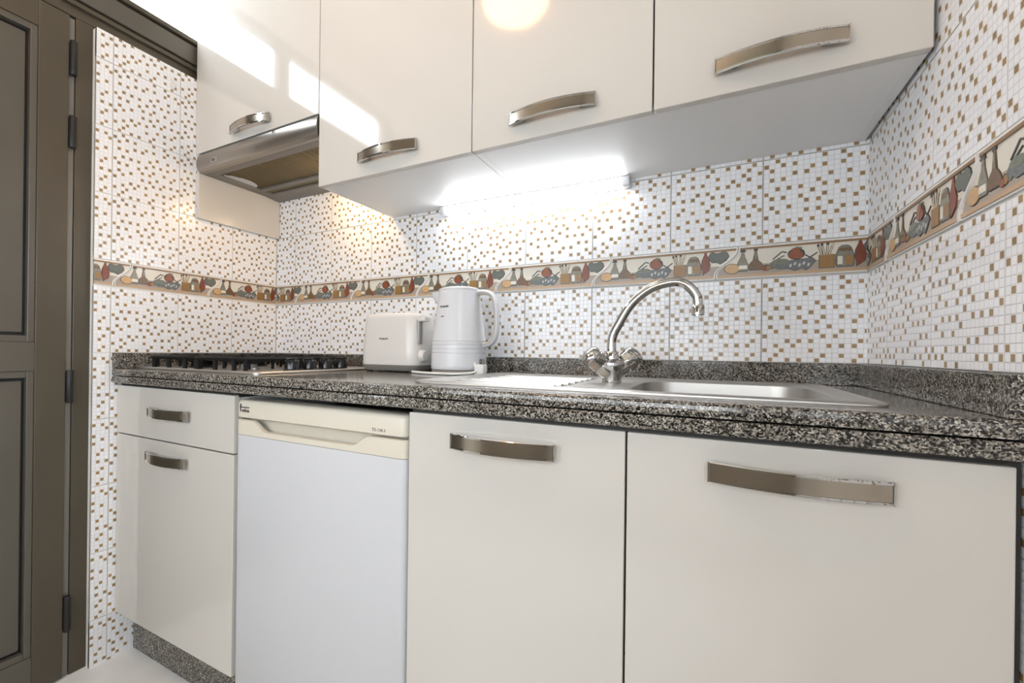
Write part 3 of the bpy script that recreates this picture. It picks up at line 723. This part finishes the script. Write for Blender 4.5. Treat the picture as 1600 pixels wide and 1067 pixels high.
# ------------------------------------------------------------------ toaster
ts = root('toaster', (.738, -.126, Z_WT), 'cream white two-slot toaster beside the kettle', 'toaster')
def tr(dx, dy, z, r): return rrect(-.108+dx, .108-dx, -.072+dy, .072-dy, r, z, 7)
bm = NB(); loft(bm, [tr(.010, .008, .004, .03), tr(.002, .002, .012, .034), tr(-.001, -.001, .0215, .036)]); finish('foot_rim', fix(bm), 'appliance_grey', ts, 40)
bm = NB(); loft(bm, [tr(0, 0, .0205, .036), tr(-.001, -.001, .026, .036), tr(.000, .000, .06, .036), tr(.003, .003, .120, .036), tr(.006, .006, .166, .036), tr(.009, .009, .175, .034), tr(.016, .016, .1800, .030), tr(.026, .026, .1815, .024)])
tb = finish('shell', fix(bm), 'appliance_white', ts, 45)
for dy in (-.020, .020):
    bm = NB(); box(bm, (-.068, dy-.0115, .1812), (.068, dy+.0115, .1828), 0, .0005, 1); sl = finish('slot_rim', bm, 'appliance_white', tb)
    bm = NB(); box(bm, (-.064, dy-.0085, .1822), (.064, dy+.0085, .1832)); finish('slot', bm, 'carcass_shade', tb)
bm = NB(); box(bm, (.098, -.052, .084), (.1075, -.030, .158), 0, .002); finish('lever_track', bm, 'grip_grey', ts, 40)
bm = NB(); box(bm, (.1045, -.0435, .088), (.1080, -.0385, .154)); finish('lever_slit', bm, 'appliance_grey', ts)
bm = NB(); box(bm, (.104, -.056, .152), (.130, -.026, .166), 0, .004); finish('lever', bm, 'appliance_white', ts, 40)
bm = NB(); lathe(bm, [(.0185, 0), (.0185, .004), (.0165, .014), (.0145, .016)], (.106, -.036, .050), (1, 0, 0), 24); finish('browning_dial', fix(bm), 'appliance_white', ts, 40)
for x in (-.08, .08):
    for y in (-.05, .05):
        bm = NB(); lathe(bm, [(.010, 0), (.011, .005)], (x, y, 0), n=14); finish('foot', bm, 'rubber_black', ts, 40)
lettering('PHILIPS', .0335, .0060, tb, (-.0100, -.0700, .1010), 'ink', .02, rot=(math.radians(87.2), 0, 0))

# ------------------------------------------------------------------ kettle
kt = root('kettle', (.962, -.142, Z_WT), 'white plastic electric kettle with open loop handle', 'kettle')
bm = NB(); lathe(bm, [(.072, .0), (.078, .003), (.079, .009), (.076, .013)], n=40); finish('power_base', fix(bm), 'appliance_grey', kt, 35)
prof = [(.079, .0135), (.0805, .016), (.0805, .024)]
for z in (.060, .072, .084, .093):
    r = .0808-(z-.02)*.035; prof += [(r+.0006, z-.0014), (r-.0014, z-.0006), (r-.0014, z+.0006), (r+.0002, z+.0014)]
for z in (.11, .15, .19, .225): prof.append((.0775-(z-.095)*.115-((z-.11)**2)*.12, z))
prof += [(.0605, .236), (.0595, .2385)]
bm = NB(); lathe(bm, prof, n=48); kb = finish('jug', fix(bm), 'kettle_white', kt, 35)
bm = NB(); lathe(bm, [(.0605, .2385), (.0612, .2405), (.0605, .2440), (.054, .2475), (.040, .2490), (.001, .2495)], n=40); finish('lid', fix(bm), 'kettle_white', kt, 40)
# spout to the left
bm = NB(); dirx = Vector((-1, -.12, 0)).normalized(); px = Vector((-dirx.y, dirx.x, 0)); rings = []
for h, out, w in ((.172, .052, .010), (.195, .064, .018), (.215, .079, .024), (.230, .089, .024), (.2385, .090, .021)):
    c = Vector((0, 0, h)); rings.append([c + dirx*.045 + px*w*1.15, c + dirx*(out-.012) + px*w*.8, c + dirx*(out-.003) + px*w*.35, c + dirx*out, c + dirx*(out-.003) - px*w*.35, c + dirx*(out-.012) - px*w*.8, c + dirx*.045 - px*w*1.15])
loft(bm, rings); finish('spout', fix(bm), 'kettle_white', kt, 45)
# handle: flat loop in the x-z plane
hd = Vector((1, .06, 0)).normalized(); hp = Vector((-hd.y, hd.x, 0))
def loop_part(name, r_off, ru, rv, m_):
    ctrl = [(.050, .233), (.082, .2335), (.104, .222), (.1145, .190), (.1175, .150), (.1150, .115), (.1030, .092), (.084, .083), (.066, .080)]
    pts = smooth_path([hd*a + Vector((0, 0, h)) for a, h in ctrl], 6); bm = NB(); rings = []
    for i, p in enumerate(pts):
        t_ = (pts[min(i+1, len(pts)-1)]-pts[max(i-1, 0)]).normalized(); nrm = hp.cross(t_).normalized()
        if nrm.dot(Vector((-.09*hd.x, 0, .16))+p*0-(p-hd*.08)) > 0: pass
        c = hd*.075 + Vector((0, 0, .158)); inw = (c-p).normalized(); nrm = nrm if nrm.dot(inw) > 0 else -nrm
        rings.append(ring(p + nrm*r_off, nrm, hp, ru, rv, 14))
    loft(bm, rings); return finish(name, fix(bm), m_, kt, 60)
loop_part('grip', 0, .0075, .0125, 'kettle_white'); loop_part('grip_insert', .0042, .0042, .0105, 'plastic_cream'); loop_part('grip_trim', .0008, .0070, .0128, 'grip_grey')
bm = NB(); box(bm, (.0745, -.020, .022), (.0825, .004, .044), 0, .002); finish('switch', bm, 'plastic_black', kt, 40)
lettering('PHILIPS', .0300, .0055, kb, (-.012, -.0648, .1905), 'ink', .02, rot=(math.radians(82), 0, math.radians(-10)))
bm = NB(); box(bm, (-.0055, -.0014, -.0003), (.0055, .0014, .0004)); o = finish('print_mark', bm, 'ink_grey', kb); o.location = (-.016, -.0687, .1625); o.rotation_euler = (math.radians(82.5), 0, math.radians(-13))

# ------------------------------------------------------------------ power lead with plug
cord = root('power_lead', (1.045, -.19, Z_WT), 'white power lead with plug curving round the foot of the kettle', 'power lead')
O = tuple(cord.location)
pts = smooth_path([(.842, -.205, Z_WT+.0042), (.872, -.226, Z_WT+.0042), (.905, -.240, Z_WT+.0042), (.952, -.246, Z_WT+.0042), (1.000, -.236, Z_WT+.0042), (1.034, -.210, Z_WT+.0060), (1.050, -.190, Z_WT+.0125)], 6)
bm = NB(); tube(bm, pts, .0036, 10); finish('lead', fix(at(O, bm)), 'cable_white', cord, 60)
bm = NB(); box(bm, (1.040, -.196, Z_WT+.0005), (1.068, -.170, Z_WT+.030), 0, .003); finish('plug_body', at(O, bm), 'cable_white', cord, 40)
bm = NB(); box(bm, (1.0365, -.194, Z_WT+.0225), (1.0415, -.174, Z_WT+.0355), 0, .002); finish('plug_neck', at(O, bm), 'cable_white', cord, 40)
for dy in (-.189, -.180):
    bm = NB(); lathe(bm, [(.0022, 0), (.0022, .014)], (1.062, dy, Z_WT+.0295), n=10); finish('pin', at(O, bm), 'chrome', cord, 40)

# ------------------------------------------------------------------ wall units
ZT = 2.16
O = (.30, -.17, Z_UB)
ch = root('hood_cabinet', O, 'tall glossy white wall unit over the extractor hood, beside the tiled side wall', 'cabinet')
pbox('side_panel', (.001, Y_U+.004, 1.418), (.015, -.0015, ZT), 'lacquer', ch, O, .001)
pbox('bottom_panel', (.015, Y_U+.020, 1.700), (.602, -.0015, 1.716), 'carcass', ch, O)
pbox('top_panel', (.015, Y_U+.020, ZT-.016), (.602, -.0015, ZT), 'carcass', ch, O)
panel('door', .001, .6025, Y_U, 1.6425, ZT, ch, O, handle=(.305, 1.677))
O = (.855, -.17, Z_UB)
c2 = root('wall_cabinet', O, 'single-door glossy white wall unit between extractor hood and wide wall unit', 'cabinet')
pbox('side_panel', (.6055, Y_U+.020, Z_UB), (.6215, -.0015, ZT), 'carcass', c2, O)
pbox('side_panel', (1.0895, Y_U+.020, Z_UB), (1.1050, -.0015, ZT), 'carcass', c2, O)
pbox('bottom_panel', (.6215, Y_U+.020, Z_UB+.0004), (1.0895, -.0015, Z_UB+.016), 'carcass', c2, O)
pbox('top_panel', (.6215, Y_U+.020, ZT-.016), (1.0895, -.0015, ZT), 'carcass', c2, O)
panel('door', .6050, 1.1045, Y_U, Z_UB-.001, ZT, c2, O, handle=(.8595, 1.4765))
O = (1.50, -.17, Z_UB)
c3 = root('wall_cabinet', O, 'wide glossy white wall unit with two doors, over the sink', 'cabinet')
pbox('side_panel', (1.1065, Y_U+.020, Z_UB), (1.1225, -.0015, ZT), 'carcass', c3, O)
pbox('side_panel', (1.8800, Y_U+.020, Z_UB), (1.8960, -.0015, ZT), 'carcass', c3, O)
pbox('bottom_panel', (1.1225, Y_U+.020, Z_UB+.0004), (1.8800, -.0015, Z_UB+.016), 'carcass', c3, O)
pbox('top_panel', (1.1225, Y_U+.020, ZT-.016), (1.8800, -.0015, ZT), 'carcass', c3, O)
panel('door', 1.1068, 1.5005, Y_U, Z_UB-.001, ZT, c3, O, handle=(1.3000, 1.4755))
panel('door', 1.5032, 1.8965, Y_U, Z_UB-.001, ZT, c3, O, handle=(1.7005, 1.4755))

# ------------------------------------------------------------------ extractor hood
hd_ = root('extractor_hood', (.31, -.17, 1.578), 'slim stainless steel extractor hood under the tall wall unit', 'hood')
O = tuple(hd_.location)
hx0, hx1 = .0165, .6015
bm = NB()
prof = [(-.3300, 1.5765), (-.3440, 1.5770), (-.3520, 1.5830), (-.3560, 1.5930), (-.3575, 1.6050), (-.3570, 1.6180), (-.3530, 1.6300), (-.3485, 1.6375), (-.3300, 1.6385)]
loft(bm, [[Vector((x, y, z)) for y, z in prof] for x in (hx0, hx1)]); vis = finish('visor', fix(at(O, bm)), 'hood_steel', hd_, 30)
bm = NB()                                      # underside frame around the filter opening
for lo, hi in (((hx0, -.3300, 1.576), (hx1, -.300, 1.590)), ((hx0, -.300, 1.576), (.062, -.075, 1.590)), ((.580, -.300, 1.576), (hx1, -.075, 1.590)), ((.062, -.130, 1.576), (.580, -.112, 1.590))):
    box(bm, lo, hi)
finish('underside_frame', at(O, bm), 'hood_grey', hd_)
pbox('housing', (hx0, -.328, 1.5905), (hx1, -.062, 1.698), 'hood_grey', hd_, O)
pbox('filter', (.0625, -.2995, 1.5830), (.5795, -.1305, 1.5885), 'filter', hd_, O)
for k in range(40):                            # pressed ribs of the grease filter
    x = .072 + k*.0127
    bm = NB(); box(bm, (x, -.298, 1.5815), (x+.006, -.132, 1.5832)); bmesh.ops.translate(bm, verts=bm.verts[:], vec=-Vector(O)); finish('filter_rib', bm, 'filter', hd_)
bm = NB(); prism(bm, [(.063, -.285), (.085, -.262), (.100, -.200), (.088, -.165), (.063, -.150)], 1.5795, 1.5828)
for v in bm.verts: v.co = Vector((v.co.x, v.co.z, v.co.y))
finish('filter_latch', fix(at(O, bm)), 'fridge_white', hd_)
pbox('light_strip', (.062, -.112, 1.582), (.470, -.075, 1.588), 'filter', hd_, O)
pbox('light_socket', (.470, -.112, 1.585), (.580, -.075, 1.588), 'hood_steel', hd_, O)
bm = NB(); lathe(bm, [(.005, 0), (.014, .010), (.0165, .024), (.014, .036), (.004, .043)], (.487, -.0935, 1.5775), (1, 0, 0), 18); finish('bulb', fix(at(O, bm)), 'bulb_glow', hd_, 50)
bm = NB(); loft(bm, [[Vector((x, y, z)) for y, z in ((-.0745, 1.576), (-.0745, 1.596), (-.0020, 1.596), (-.0020, 1.5720), (-.030, 1.5720))] for x in (hx0, hx1)])
finish('rear_cover', fix(at(O, bm)), 'hood_grey', hd_)
bm = NB(); box(bm, (.100, -.3580, 1.5930), (.132, -.3560, 1.6090), 0, .0006, 1); finish('badge', at(O, bm), 'steel', vis)
maker_mark(vis, .1165-O[0], -.3579-O[1], 1.6010-O[2], .020, .0125)

# ------------------------------------------------------------------ tube light under the wall units
lt = root('tube_light', (1.117, -.03, Z_UB), 'glowing white tube light fixed under the wall units', 'lamp')
O = tuple(lt.location)
bm = NB(); loft(bm, [[Vector((x, y, z)) for y, z in ((-.0015, Z_UB-.0005), (-.0015, Z_UB-.0250), (-.0045, Z_UB-.0250), (-.0075, Z_UB-.0060), (-.033, Z_UB-.0040), (-.033, Z_UB-.0005))] for x in (.823, 1.412)])
finish('tray', fix(at(O, bm)), 'fridge_white', lt)
for x0, x1 in ((.823, .842), (1.393, 1.412)):
    bm = NB(); box(bm, (x0, -.0345, Z_UB-.0260), (x1, -.0020, Z_UB-.0006), 0, .003); finish('end_cap', at(O, bm), 'fridge_white', lt, 40)
bm = NB(); lathe(bm, [(.0072, 0), (.0076, .001), (.0076, .549), (.0072, .550)], (.8425, -.0225, Z_UB-.0145), (1, 0, 0), 18); finish('tube', fix(at(O, bm)), 'tube_glow', lt, 50)

# ------------------------------------------------------------------ ceiling lamp (behind the camera's frame, mirrored in the wall unit)
cl = root('ceiling_lamp', (.86, -1.20, CEIL), 'round warm ceiling lamp with an opal glass dome', 'lamp')
bm = NB(); lathe(bm, [(.150, 0), (.152, -.010), (.146, -.022), (.12, -.024)], n=40); finish('mount', fix(bm), 'fridge_white', cl, 40)
bm = NB(); lathe(bm, [(.138, -.0225), (.136, -.040), (.122, -.058), (.095, -.072), (.055, -.080), (.002, -.083)], n=40); finish('dome', fix(bm), 'lamp_dome', cl, 60)

# ------------------------------------------------------------------ small adhesive hook on the left wall
hk = root('wall_hook', (0, -.432, 1.848), 'tiny clear adhesive hook high on the tiled side wall', 'hook')
bm = NB(); box(bm, (.0006, -.008, -.012), (.0026, .008, .016), 0, .001, 1); finish('plate', bm, 'cable_white', hk, 40)
bm = NB(); tube(bm, smooth_path([(.002, 0, .006), (.008, 0, .000), (.010, 0, -.010), (.013, 0, -.014), (.016, 0, -.008)], 4), .0022, 8); finish('hook_arm', fix(bm), 'cable_white', hk, 60)
